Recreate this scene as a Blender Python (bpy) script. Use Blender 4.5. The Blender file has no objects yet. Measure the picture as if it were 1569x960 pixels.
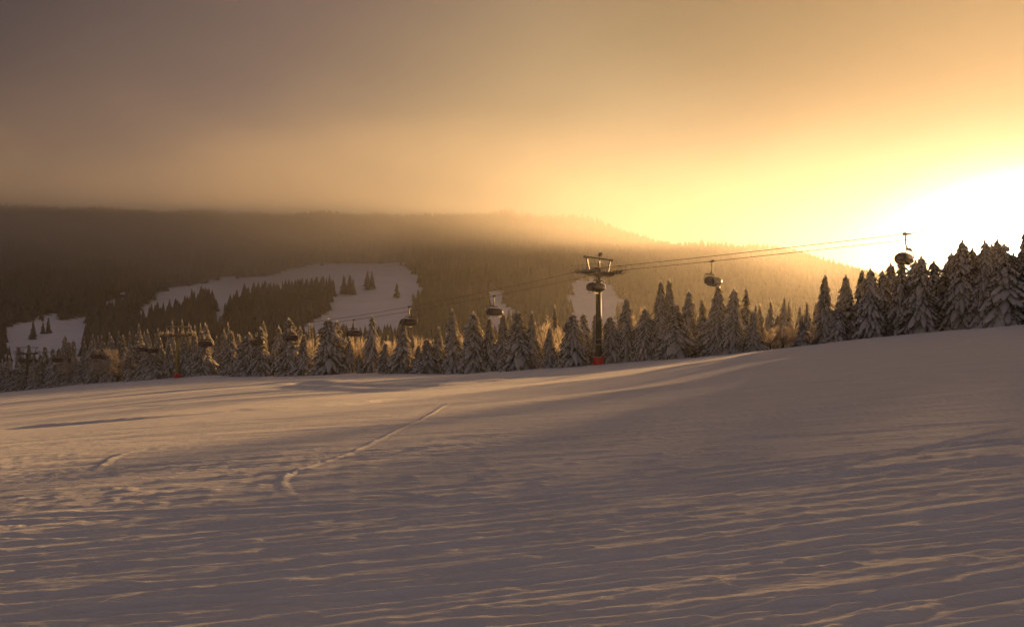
import bpy, math, random
import numpy as np
from mathutils import Vector, Matrix
R = math.radians
random.seed(7)
rng = np.random.default_rng(11)
scene = bpy.context.scene
COL = scene.collection

# ------------------------------------------------------------------ camera
# pixel (px,py) of the 1569x960 photograph <-> direction (X/Y, Z/Y); the eye is the origin
F, CX, HY = 1200.0, 784.5, 520.0
EYE = 1.8
cam_d = bpy.data.cameras.new('camera')
cam = bpy.data.objects.new('camera', cam_d); COL.objects.link(cam)
cam.location = (0, 0, 0); cam.rotation_euler = (R(90), 0, 0)
cam_d.sensor_width = 36; cam_d.lens = 36 * F / 1569
cam_d.shift_y = (HY - 480) / 1569
cam_d.clip_start = 0.1; cam_d.clip_end = 20000
scene.camera = cam

# ------------------------------------------------------------------ light
SUN_AZ, SUN_EL = R(33.6), R(6.4)
sun_dir = Vector((math.sin(SUN_AZ) * math.cos(SUN_EL), math.cos(SUN_AZ) * math.cos(SUN_EL), math.sin(SUN_EL)))
sl = bpy.data.lights.new('sun', 'SUN'); sl.energy = 4.9; sl.angle = R(2.1); sl.color = (1.0, 0.54, 0.19)
so = bpy.data.objects.new('sun', sl); COL.objects.link(so)
so.rotation_euler = (-sun_dir).to_track_quat('-Z', 'Y').to_euler(); so.location = (60, 90, 60)

scene.view_settings.view_transform = 'Standard'; scene.view_settings.look = 'None'
scene.view_settings.gamma = 1.0; scene.view_settings.use_curve_mapping = False
scene.view_settings.exposure = 1.46
scene.render.engine = 'CYCLES'
scene.cycles.use_denoising = True
scene.cycles.max_bounces = 6; scene.cycles.volume_bounces = 1; scene.cycles.diffuse_bounces = 2
scene.cycles.transparent_max_bounces = 8

w = bpy.data.worlds.new('World'); scene.world = w; w.use_nodes = True
nt = w.node_tree; nt.nodes.clear()
def N(tree, typ, **kw):
    n = tree.nodes.new(typ)
    for k, v in kw.items(): setattr(n, k, v)
    return n
def ramp(tree, stops, interp='LINEAR'):
    n = tree.nodes.new('ShaderNodeValToRGB'); cr = n.color_ramp; cr.interpolation = interp
    while len(cr.elements) > 1: cr.elements.remove(cr.elements[-1])
    cr.elements[0].position = stops[0][0]; cr.elements[0].color = (*stops[0][1], 1)
    for p, c in stops[1:]:
        e = cr.elements.new(p); e.color = (*c, 1)
    return n
def math_n(tree, op, a, b=None, clamp=False):
    n = tree.nodes.new('ShaderNodeMath'); n.operation = op; n.use_clamp = clamp
    for i, v in enumerate((a, b)):
        if v is None: continue
        if isinstance(v, (int, float)): n.inputs[i].default_value = v
        else: tree.links.new(v, n.inputs[i])
    return n.outputs[0]
tc = N(nt, 'ShaderNodeTexCoord')
dirv = tc.outputs['Generated']
# the lit fog lies in layers: the glow falls off faster upwards than sideways
lay = N(nt, 'ShaderNodeVectorMath', operation='MULTIPLY_ADD'); lay.inputs[1].default_value = (1, 1, 2.3); lay.inputs[2].default_value = (0, 0, -1.3 * sun_dir.z)
nt.links.new(dirv, lay.inputs[0])
nrm = N(nt, 'ShaderNodeVectorMath', operation='NORMALIZE'); nt.links.new(lay.outputs[0], nrm.inputs[0])
dot = N(nt, 'ShaderNodeVectorMath', operation='DOT_PRODUCT'); dot.inputs[1].default_value = sun_dir
nt.links.new(nrm.outputs[0], dot.inputs[0])
theta = math_n(nt, 'ARCCOSINE', math_n(nt, 'MINIMUM', dot.outputs['Value'], 1.0))
tdeg = math_n(nt, 'DIVIDE', theta, math.pi)
# soft drifting structure in the lit fog
mp = N(nt, 'ShaderNodeMapping'); mp.inputs['Rotation'].default_value = (0, R(35), R(10)); mp.inputs['Scale'].default_value = (1.2, 1.0, 3.2)
nt.links.new(dirv, mp.inputs['Vector'])
noi = N(nt, 'ShaderNodeTexNoise'); noi.inputs['Scale'].default_value = 2.2; noi.inputs['Detail'].default_value = 4; noi.inputs['Roughness'].default_value = 0.5
nt.links.new(mp.outputs[0], noi.inputs['Vector'])
tpert = math_n(nt, 'ADD', tdeg, math_n(nt, 'MULTIPLY', math_n(nt, 'SUBTRACT', noi.outputs['Fac'], 0.5), 0.05))
# radiance of the fog veil by angle from the sun (fraction of 180 deg)
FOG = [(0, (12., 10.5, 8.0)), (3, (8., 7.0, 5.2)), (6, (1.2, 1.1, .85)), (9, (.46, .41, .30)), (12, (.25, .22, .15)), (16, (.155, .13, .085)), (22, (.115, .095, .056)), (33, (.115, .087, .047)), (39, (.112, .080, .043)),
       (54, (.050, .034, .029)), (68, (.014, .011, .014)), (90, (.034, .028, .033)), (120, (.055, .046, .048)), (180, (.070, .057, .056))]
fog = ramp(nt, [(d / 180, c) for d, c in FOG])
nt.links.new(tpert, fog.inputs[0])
sep = N(nt, 'ShaderNodeSeparateXYZ'); nt.links.new(dirv, sep.inputs[0])
sky = N(nt, 'ShaderNodeTexSky'); sky.sky_type = 'NISHITA'; sky.sun_disc = False
sky.sun_elevation = SUN_EL; sky.sun_rotation = SUN_AZ; sky.air_density = 1.0; sky.dust_density = 3.0; sky.altitude = 900
skym = N(nt, 'ShaderNodeMix', data_type='RGBA', blend_type='MULTIPLY'); skym.inputs[0].default_value = 1
nt.links.new(sky.outputs[0], skym.inputs[6]); skym.inputs[7].default_value = (.0028, .0025, .0025, 1)
fogs = N(nt, 'ShaderNodeMix', data_type='RGBA', blend_type='MULTIPLY'); fogs.inputs[0].default_value = 1
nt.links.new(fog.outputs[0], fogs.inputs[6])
# a thicker, duller cloud patch hangs above the sun
CL = Vector((math.sin(R(38)) * math.cos(R(36)), math.cos(R(38)) * math.cos(R(36)), math.sin(R(36))))
dcl = N(nt, 'ShaderNodeVectorMath', operation='DOT_PRODUCT'); dcl.inputs[1].default_value = CL; nt.links.new(dirv, dcl.inputs[0])
acl = math_n(nt, 'DIVIDE', math_n(nt, 'ARCCOSINE', dcl.outputs['Value']), math.pi)
acl = math_n(nt, 'ADD', acl, math_n(nt, 'MULTIPLY', math_n(nt, 'SUBTRACT', noi.outputs['Fac'], 0.5), 0.06))
cr_ = ramp(nt, [(8 / 180, (.12, .12, .12)), (20 / 180, (.40, .40, .40)), (36 / 180, (1, 1, 1))], 'EASE'); nt.links.new(acl, cr_.inputs[0])
nt.links.new(cr_.outputs[0], fogs.inputs[7])
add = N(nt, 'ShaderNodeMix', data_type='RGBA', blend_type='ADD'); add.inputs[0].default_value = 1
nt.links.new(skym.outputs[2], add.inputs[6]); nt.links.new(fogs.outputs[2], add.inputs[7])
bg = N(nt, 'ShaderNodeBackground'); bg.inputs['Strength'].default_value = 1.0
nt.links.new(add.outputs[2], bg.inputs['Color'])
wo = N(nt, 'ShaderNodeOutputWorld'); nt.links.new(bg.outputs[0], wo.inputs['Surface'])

# ------------------------------------------------------------------ materials
def mat(name, color, rough=0.6, metal=0.0, var=0.0, scale=3.0, bump=0.0, bscale=40.0, color2=None):
    m = bpy.data.materials.new(name); m.use_nodes = True; t = m.node_tree
    p = t.nodes['Principled BSDF']; p.inputs['Roughness'].default_value = rough; p.inputs['Metallic'].default_value = metal
    p.inputs['Specular IOR Level'].default_value = 0.3
    p.inputs['Base Color'].default_value = (*color, 1)
    if var or color2:
        g = N(t, 'ShaderNodeNewGeometry')
        n = N(t, 'ShaderNodeTexNoise'); n.inputs['Scale'].default_value = scale; n.inputs['Detail'].default_value = 3
        t.links.new(g.outputs['Position'], n.inputs['Vector'])
        c2 = color2 or tuple(c * (1 - var) for c in color)
        r_ = ramp(t, [(0.35, color), (0.65, c2)]); t.links.new(n.outputs['Fac'], r_.inputs[0]); t.links.new(r_.outputs[0], p.inputs['Base Color'])
    if bump:
        g = N(t, 'ShaderNodeNewGeometry')
        n2 = N(t, 'ShaderNodeTexNoise'); n2.inputs['Scale'].default_value = bscale; n2.inputs['Detail'].default_value = 4
        t.links.new(g.outputs['Position'], n2.inputs['Vector'])
        b = N(t, 'ShaderNodeBump'); b.inputs['Strength'].default_value = 0.6; b.inputs['Distance'].default_value = bump
        t.links.new(n2.outputs['Fac'], b.inputs['Height']); t.links.new(b.outputs[0], p.inputs['Normal'])
    return m
M = {
    'piste': mat('piste_snow', (.80, .79, .80), .9, var=.06, scale=.8, bump=.02, bscale=9),
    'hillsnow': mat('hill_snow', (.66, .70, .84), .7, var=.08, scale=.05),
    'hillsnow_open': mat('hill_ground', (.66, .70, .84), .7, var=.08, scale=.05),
    'treesnow': mat('bough_snow', (.82, .81, .81), .7, var=.10, scale=1.5),
    'needle': mat('frosted_needles', (.22, .19, .145), .8, color2=(.075, .07, .045), scale=1.2),
    'bark': mat('bark', (.07, .05, .035), .9, var=.3),
    'frost': mat('frosted_twigs', (.50, .45, .40), .8, color2=(.34, .29, .24), scale=.8),
    'farneedle': mat('far_needles', (.055, .052, .042), .9, color2=(.075, .070, .064), scale=.06),
    'farlone': mat('lone_needles', (.05, .048, .04), .9, color2=(.10, .095, .09), scale=.4),
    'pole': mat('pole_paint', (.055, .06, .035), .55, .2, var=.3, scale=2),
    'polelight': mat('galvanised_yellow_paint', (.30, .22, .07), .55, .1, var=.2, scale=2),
    'steel': mat('galvanised_steel', (.16, .14, .13), .5, .5, var=.3, scale=3),
    'rubber': mat('sheave_rubber', (.03, .03, .03), .8),
    'red': mat('red_pad', (.72, .018, .016), .5, var=.2, scale=3),
    'rope': mat('rope_steel', (.05, .045, .04), .5, .5),
    'hanger': mat('hanger_paint', (.04, .036, .034), .45, .3),
    'hood': mat('tinted_hood', (.030, .016, .036), .22, 0.0),
    'seat': mat('seat_fabric', (.03, .022, .024), .7, var=.3),
    'stake': mat('stake_wood', (.04, .03, .026), .8),
    'wall': mat('timber_wall', (.07, .045, .03), .8, var=.3),
    'glass': mat('window_glass', (.03, .03, .035), .1),
    'twig': mat('dark_twigs', (.012, .010, .008), .9),
}
M['piste'].node_tree.nodes['Principled BSDF'].inputs['Specular IOR Level'].default_value = .12
M['hood'].node_tree.nodes['Principled BSDF'].inputs['Specular IOR Level'].default_value = .5

def streaks(m):
    t = m.node_tree; g = N(t, 'ShaderNodeNewGeometry'); prev = next(n for n in t.nodes if n.type == 'BUMP')
    for sc_, dist in (((.22, 1.5, .5), .085), ((1.2, 7.5, 2), .032), ((5, 26, 6), .014)):
        mp_ = N(t, 'ShaderNodeMapping'); mp_.inputs['Rotation'].default_value = (0, 0, R(-12)); mp_.inputs['Scale'].default_value = sc_
        t.links.new(g.outputs['Position'], mp_.inputs['Vector'])
        n_ = N(t, 'ShaderNodeTexNoise'); n_.inputs['Scale'].default_value = 1.0; n_.inputs['Detail'].default_value = 5; n_.inputs['Roughness'].default_value = .65
        t.links.new(mp_.outputs[0], n_.inputs['Vector'])
        b_ = N(t, 'ShaderNodeBump'); b_.inputs['Strength'].default_value = .9; b_.inputs['Distance'].default_value = dist
        t.links.new(n_.outputs['Fac'], b_.inputs['Height']); t.links.new(prev.outputs[0], b_.inputs['Normal']); prev = b_
    t.links.new(prev.outputs[0], t.nodes['Principled BSDF'].inputs['Normal'])
streaks(M['piste'])
def translucent(m, fac, col):
    t = m.node_tree; p = t.nodes['Principled BSDF']; o = next(n for n in t.nodes if n.type == 'OUTPUT_MATERIAL')
    tr = N(t, 'ShaderNodeBsdfTranslucent'); tr.inputs['Color'].default_value = (*col, 1)
    mx = N(t, 'ShaderNodeMixShader'); mx.inputs[0].default_value = fac
    t.links.new(p.outputs[0], mx.inputs[1]); t.links.new(tr.outputs[0], mx.inputs[2]); t.links.new(mx.outputs[0], o.inputs['Surface'])
translucent(M['treesnow'], .45, (.88, .83, .77)); translucent(M['needle'], .35, (.30, .24, .14)); translucent(M['frost'], .45, (.70, .60, .48))

# ------------------------------------------------------------------ helpers
def tag(o, label=None, cat=None, group=None, kind=None):
    if label: o['label'] = label
    if cat: o['category'] = cat
    if group: o['group'] = group
    if kind: o['kind'] = kind
    return o
class MB:
    def __init__(s): s.v = []; s.f = []
    def add(s, vs, fs):
        n = len(s.v); s.v += [tuple(p) for p in vs]; s.f += [tuple(i + n for i in f) for f in fs]; return s
    def box(s, c, d, rot=None):
        vs = [Vector((sx * d[0] / 2, sy * d[1] / 2, sz * d[2] / 2)) for sx in (-1, 1) for sy in (-1, 1) for sz in (-1, 1)]
        if rot: vs = [rot @ v for v in vs]
        return s.add([v + Vector(c) for v in vs], [(0, 1, 3, 2), (4, 6, 7, 5), (0, 4, 5, 1), (2, 3, 7, 6), (0, 2, 6, 4), (1, 5, 7, 3)])
    def tube(s, pts, rad, n=8, cap=True):
        pts = [Vector(p) for p in pts]; rad = rad if isinstance(rad, (list, tuple)) else [rad] * len(pts)
        vs, fs = [], []
        prev = None
        for i, p in enumerate(pts):
            t = (pts[min(i + 1, len(pts) - 1)] - pts[max(i - 1, 0)]).normalized()
            a = prev if prev is not None else (Vector((0, 0, 1)) if abs(t.z) < .9 else Vector((1, 0, 0)))
            u = (a - t * a.dot(t)).normalized(); prev = u; b = t.cross(u)
            for k in range(n):
                an = 2 * math.pi * k / n; vs.append(p + (u * math.cos(an) + b * math.sin(an)) * rad[i])
        for i in range(len(pts) - 1):
            for k in range(n):
                k2 = (k + 1) % n; fs.append((i * n + k, i * n + k2, (i + 1) * n + k2, (i + 1) * n + k))
        if cap: fs += [tuple(range(n))[::-1], tuple(range((len(pts) - 1) * n, len(pts) * n))]
        return s.add(vs, fs)
    def mesh(s, name, m, smooth=False):
        me = bpy.data.meshes.new(name); me.from_pydata(s.v, [], s.f); me.materials.append(m)
        if smooth: me.polygons.foreach_set('use_smooth', [True] * len(me.polygons))
        me.update(); return me
    def build(s, name, m, parent=None, smooth=False):
        return link(name, s.mesh(name, m, smooth), parent)
def link(name, data, parent=None):
    o = bpy.data.objects.new(name, data); COL.objects.link(o)
    if parent: o.parent = parent
    return o
def empty(name, loc=(0, 0, 0), rz=0):
    o = bpy.data.objects.new(name, None); COL.objects.link(o); o.location = loc; o.rotation_euler = (0, 0, rz); o.empty_display_size = .3
    return o
def copy_tree(o, parent=None):
    c = o.copy(); COL.objects.link(c)
    if parent: c.parent = parent
    for ch in list(KIDS.get(o.name, ())): copy_tree(ch, c)
    return c
KIDS = {}
def remember(o):
    KIDS[o.name] = list(o.children)
    for c in o.children: remember(c)

def vnoise(x, y, seed):
    xi = np.floor(x).astype(np.int64); yi = np.floor(y).astype(np.int64); fx = x - xi; fy = y - yi
    fx = fx * fx * (3 - 2 * fx); fy = fy * fy * (3 - 2 * fy)
    def h(a, b):
        n = (a * 374761393 + b * 668265263 + seed * 974634777) & 0x7fffffff
        n = ((n ^ (n >> 13)) * 1274126177) & 0x7fffffff
        n = n ^ (n >> 16)
        return (n & 0xffff) / 65535.0
    return (h(xi, yi) * (1 - fx) + h(xi + 1, yi) * fx) * (1 - fy) + (h(xi, yi + 1) * (1 - fx) + h(xi + 1, yi + 1) * fx) * fy
def sstep(a, b, x):
    t = np.clip((x - a) / (b - a), 0, 1); return t * t * (3 - 2 * t)

# ------------------------------------------------------------------ terrain
# crest of the piste: pixel column, pixel row, depth Y in metres
CREST = np.array([(-1500, 690, 430), (-500, 632, 380), (0, 601, 322), (60, 596, 312), (130, 588, 285), (240, 581, 246), (272, 579, 238), (315, 574, 228), (360, 577, 219), (450, 576, 200),
                  (520, 573, 187), (600, 572, 175), (700, 573, 160), (790, 567, 147), (860, 563, 139), (917, 559, 134), (1000, 552, 127),
                  (1060, 547, 122), (1170, 536, 113), (1300, 521, 104), (1450, 506, 97), (1569, 497, 92), (1800, 480, 85), (2400, 440, 75), (4200, 330, 60)], float)
C_AZ = np.arctan((CREST[:, 0] - CX) / F)
C_R = CREST[:, 2] / np.cos(C_AZ)
C_Z = (HY - CREST[:, 1]) / F * CREST[:, 2]
RIDGE = np.array([(-1500, 360), (-400, 338), (0, 330), (300, 331), (600, 338), (800, 345), (870, 349), (930, 359), (1000, 373), (1100, 386), (1200, 392), (1300, 412), (1350, 428), (1500, 442), (2200, 460), (4200, 470)], float)
R_AZ = np.arctan((RIDGE[:, 0] - CX) / F)
Y0, YR, YB = 410.0, 1200.0, 575.0
def smooth_table(xa, *ys):
    xs = np.linspace(xa[0], xa[-1], 900); k = np.exp(-np.linspace(-2.5, 2.5, 25) ** 2); k /= k.sum()
    return (xs,) + tuple(np.convolve(np.pad(np.interp(xs, xa, y), 12, mode='edge'), k, 'valid') for y in ys)
_a, _r, _z = C_AZ, C_R, C_Z
C_AZ, C_R, C_Z = smooth_table(_a, _r, _z)
_k = np.exp(-np.linspace(-2.2, 2.2, 241) ** 2); _k /= _k.sum()
C_ZS = np.convolve(np.pad(C_Z, 120, mode='reflect', reflect_type='odd'), _k, 'valid')   # the slope itself is smooth; mounds only near the crest
C_RS = np.convolve(np.pad(C_R, 120, mode='reflect', reflect_type='odd'), _k, 'valid')
R_AZ2, R_Y2 = smooth_table(R_AZ, RIDGE[:, 1])
def crest_r(az): return np.interp(az, C_AZ, C_R)
def ground(X, Y):
    X = np.asarray(X, float); Y = np.asarray(Y, float)
    r = np.hypot(X, Y) + 1e-6; az = np.arctan2(X, Y)
    azc = np.clip(az, C_AZ[0], C_AZ[-1])
    rc = np.interp(azc, C_AZ, C_R); zc = np.interp(azc, C_AZ, C_Z)
    plane = -EYE + .045 * X - .012 * Y
    t = r / rc
    zs = np.interp(azc, C_AZ, C_ZS); rs = np.interp(azc, C_AZ, C_RS)
    cone = -EYE + (zs + EYE) * np.minimum(r / rs, rc / rs); top_s = -EYE + (zs + EYE) * rc / rs
    cone = cone + (zc - top_s) * sstep(.72, 1.0, t)
    wgt = sstep(3, 45, r) * sstep(C_AZ[0] - .5, C_AZ[0], az) * (1 - sstep(C_AZ[-1], C_AZ[-1] + .4, az))
    q = np.maximum(r - rc, 0)
    drop = (26 - 8 * sstep(.3, .6, azc)) * sstep(2, 150, q)
    zn = plane * (1 - wgt) + cone * wgt - drop * wgt
    return zn
def ridge_y(az): return np.interp(az, R_AZ2, R_Y2)
def hill(X, Y):
    X = np.asarray(X, float); Y = np.asarray(Y, float)
    az = np.arctan2(X, Y); u = np.clip((Y - Y0) / (YR - Y0), 0, None)
    yr = ridge_y(az)
    ya = YB + (yr - YB) * np.minimum(u, 1) ** .8
    z = (HY - ya) / F * np.maximum(Y, Y0)
    z = z - np.maximum(Y0 - Y, 0) * .35
    back = np.maximum(Y - YR, 0)
    z = np.where(Y > YR, (HY - yr) / F * YR - back * .12 * np.minimum(back / 200, 1), z)
    z = z + (vnoise(X / 130, Y / 130, 5) - .5) * 16 * sstep(Y0, Y0 + 200, Y) + (vnoise(X / 40, Y / 40, 9) - .5) * 4 * sstep(Y0, Y0 + 200, Y)
    return z
def terrain(X, Y):
    r = np.hypot(X, Y); az = np.arctan2(X, Y)
    g = ground(X, Y)
    return np.where((Y > 250), np.maximum(g, hill(X, Y)), g)
def at(px, Y): return (px - CX) / F * Y
def px_ground(px, py):
    """where the view ray through a pixel meets the piste"""
    tx, tz = (px - CX) / F, (HY - py) / F
    ys = np.geomspace(3.5, 330, 4000)
    d = tz * ys - ground(tx * ys, ys)
    k = np.argmax(d < 0) if (d < 0).any() else int(np.argmin(np.abs(d)))
    return tx * ys[k], ys[k]
def px_hill(px, py):
    tx, tz = (px - CX) / F, (HY - py) / F
    ys = np.linspace(415, 1195, 3000)
    d = tz * ys - terrain(tx * ys, ys)
    k = np.argmax(d < 0) if (d < 0).any() else int(np.argmin(np.abs(d)))
    return tx * ys[k], ys[k]

# tracks and ruts: (pixel polyline, half width m, height m (+ berm, - rut), jaggedness)
TRACKS = [
    ([(690, 622), (640, 650), (560, 690), (470, 722), (436, 738), (430, 750), (446, 766), (480, 776), (515, 778)], .12, .052, .45),
    ([(690, 616), (635, 642), (552, 684), (462, 716)], .22, -.010, .3),
    ([(150, 722), (165, 711), (190, 700), (222, 695)], .15, .04, .5),
    ([(585, 758), (640, 764), (690, 771)], .08, .04, .5),
    ([(1030, 770), (1208, 745), (1355, 724), (1569, 699)], .13, -.11, .2),
    ([(1030, 780), (1208, 755), (1355, 733), (1569, 707)], .11, .05, .6),
    ([(1065, 938), (1202, 923), (1289, 913), (1400, 905)], .09, -.07, .4),
    ([(1151, 826), (1330, 811), (1483, 801), (1569, 797)], .10, -.075, .4),
    ([(1259, 627), (1320, 618), (1381, 610), (1480, 600)], .16, .07, .3),
    ([(1180, 738), (1320, 709), (1432, 683), (1569, 655)], .10, .055, .2),
    ([(1180, 742), (1320, 713), (1432, 687), (1569, 659)], .08, -.06, .2),
    ([(0, 897), (102, 879), (245, 856), (330, 846)], .12, -.08, .4),
    ([(0, 815), (102, 802), (245, 790), (400, 783)], .14, -.07, .4),
    ([(20, 942), (160, 925), (275, 910), (330, 905)], .12, .07, 1.0),
    ([(470, 830), (700, 805), (900, 780)], .12, -.05, .4),
    ([(300, 890), (520, 862), (760, 838), (960, 812)], .12, -.06, .4),
    ([(1000, 880), (1200, 862), (1420, 838), (1569, 826)], .10, -.07, .5),
    ([(1230, 590), (1300, 584)], .25, .06, .3),
    ([(440, 584), (520, 589), (600, 592), (700, 590), (790, 580), (835, 572)], 1.6, -.50, .1),
    ([(440, 590), (540, 597), (640, 598), (740, 590), (840, 578)], 1.2, .22, .3),
    ([(0, 640), (150, 628), (320, 618), (520, 604)], .5, -.16, .4),
    ([(0, 658), (190, 646), (400, 630), (600, 610)], .45, .14, .5),
]
def relief(X, Y, r, dr):
    s = .978 * X + .208 * Y; c = -.208 * X + .978 * Y
    c = c + (vnoise(s / 9, c / 4, 31) - .5) * .7
    h = np.zeros_like(X)
    for ls, lc, amp, sd in ((34, 10, .26, 1), (24, 2.0, .050, 2), (18, .75, .031, 3), (11, .32, .026, 4), (6, .15, .021, 5), (2.0, .08, .016, 6), (.45, .05, .012, 7), (.12, .045, .010, 8)):
        k = np.clip(lc / (2.0 * dr), 0, 1)
        nz = vnoise(s / ls, c / lc, sd)
        h += amp * k * (nz - .5)
    # thin ski lines down the fall line, crossing at small angles
    rl_ = np.random.default_rng(77)
    for _ in range(70):
        c0 = 4 + 46 * rl_.uniform() ** 1.5; a_ = rl_.normal(0, .10); b_ = rl_.uniform(.05, .5); kx = rl_.uniform(.08, .3); ph = rl_.uniform(0, 6.28); wd = rl_.uniform(.025, .06); dp = rl_.uniform(.010, .026)
        c_l = c0 + a_ * s + b_ * np.sin(kx * s + ph)
        for off in (0, rl_.uniform(.12, .35)):
            e_ = (c - c_l - off) / wd
            h -= dp * (np.exp(-e_ ** 2) - .5 * np.exp(-(e_ - 2) ** 2)) * np.clip(wd * 1.6 / dr, 0, 1)
    # crumbled clumps on the ridges
    cl = np.maximum(vnoise(s / .9, c / .22, 14) - .66, 0) * vnoise(s / 6, c / 1.6, 15)
    h += .08 * cl * np.clip(.22 / (2.2 * dr), 0, 1)
    cl = np.maximum(vnoise(s / .30, c / .10, 24) - .62, 0) * (.3 + vnoise(s / 4, c / 1.1, 25))
    h += .07 * cl * np.clip(.12 / (2.0 * dr), 0, 1)
    for pl, hw, amp, jag in TRACKS:
        if hw < .2: hw *= .46; amp *= .5
        P = [px_ground(*p) for p in pl]
        xs = [p[0] for p in P]; ys = [p[1] for p in P]
        # smooth the polyline
        for _ in range(2):
            Q = [P[0]]
            for a, b in zip(P[:-1], P[1:]): Q += [(a[0] * .75 + b[0] * .25, a[1] * .75 + b[1] * .25), (a[0] * .25 + b[0] * .75, a[1] * .25 + b[1] * .75)]
            P = Q + [P[-1]]
        mrg = 4 * hw + .5
        sel = np.where((X > min(xs) - mrg) & (X < max(xs) + mrg) & (Y > min(ys) - mrg) & (Y < max(ys) + mrg))[0]
        if not len(sel): continue
        x, y = X[sel], Y[sel]; best = np.full(x.shape, 1e9); along = np.zeros_like(x); acc = 0
        tot = sum(math.dist(a, b) for a, b in zip(P[:-1], P[1:]))
        for a, b in zip(P[:-1], P[1:]):
            dx, dy = b[0] - a[0], b[1] - a[1]; L2 = dx * dx + dy * dy + 1e-9
            t = np.clip(((x - a[0]) * dx + (y - a[1]) * dy) / L2, 0, 1)
            d = np.hypot(x - a[0] - t * dx, y - a[1] - t * dy); m = d < best
            best[m] = d[m]; along[m] = acc + t[m] * math.sqrt(L2); acc += math.sqrt(L2)
        best = best + (vnoise(along / (hw * 3), best / hw, 51) - .5) * hw * .7 * (.2 + jag)
        endf = np.clip(np.minimum(along, tot - along) / (tot * .12 + .01), 0, 1)
        j = 1 - jag * vnoise(along / max(hw * 5, .5), best / (hw * 1.5), 40)
        h[sel] += amp * j * endf * (np.exp(-(best / hw) ** 2) - .25 * np.exp(-((best - 2 * hw) / hw) ** 2))
    return h

def grid_mesh(name, X, Y, Z, m, wrap=False):
    nr, nc = X.shape
    co = np.empty((nr * nc, 3)); co[:, 0] = X.ravel(); co[:, 1] = Y.ravel(); co[:, 2] = Z.ravel()
    i = np.arange((nr - 1) * (nc - 1)); a = (i // (nc - 1)) * nc + i % (nc - 1)
    q = np.stack([a, a + 1, a + nc + 1, a + nc], 1)[:, ::-1]
    me = bpy.data.meshes.new(name); me.vertices.add(len(co)); me.vertices.foreach_set('co', co.ravel())
    me.loops.add(q.size); me.loops.foreach_set('vertex_index', q.ravel().astype(np.int32))
    me.polygons.add(len(q)); me.polygons.foreach_set('loop_start', np.arange(0, q.size, 4, dtype=np.int32)); me.polygons.foreach_set('loop_total', np.full(len(q), 4, np.int32))
    me.polygons.foreach_set('use_smooth', np.ones(len(q), bool)); me.materials.append(m); me.update(calc_edges=True)
    return link(name, me)

az = np.concatenate([np.linspace(-math.pi, -.66, 60)[:-1], np.linspace(-.66, .66, 980), np.linspace(.66, math.pi, 60)[1:]])
rr = 1 / np.linspace(1 / 3.6, 1 / 190, 680)
near = np.concatenate([np.linspace(.05, 3.6, 14)[:-1], rr])
# rows as a fraction so that the sheet ends 150 m past the crest everywhere
RA, AZ = np.meshgrid(np.concatenate([near, np.linspace(190, 480, 90)[1:]]), az, indexing='ij')
dr = np.gradient(RA, axis=0)
Xg, Yg = RA * np.sin(AZ), RA * np.cos(AZ)
Zg = ground(Xg, Yg)
rcg = crest_r(np.clip(AZ, C_AZ[0], C_AZ[-1]))
fade = 1 - sstep(0, 30, RA - rcg) * .8
Zg += (relief(Xg.ravel(), Yg.ravel(), RA.ravel(), dr.ravel()).reshape(Xg.shape)) * fade
slope = grid_mesh('ski_slope', Xg, Yg, Zg, M['piste']); tag(slope, 'wide groomed ski piste of shaded snow crossed by ski tracks', kind='structure')
# far valley and hillside: a sheet from inside the rim of the slope to beyond the ridge
pxs = np.linspace(-900, 2500, 340); yy = np.concatenate([np.linspace(360, 1200, 200), np.linspace(1200, 3600, 40)[1:]])
YY, PX = np.meshgrid(yy, pxs, indexing='ij'); XX = (PX - CX) / F * YY
ZZ = hill(XX, YY)
hl = grid_mesh('hillside', XX, YY, ZZ, M['hillsnow_open']); tag(hl, 'far snowy hillside with dark forest and open runs', kind='structure')

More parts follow.
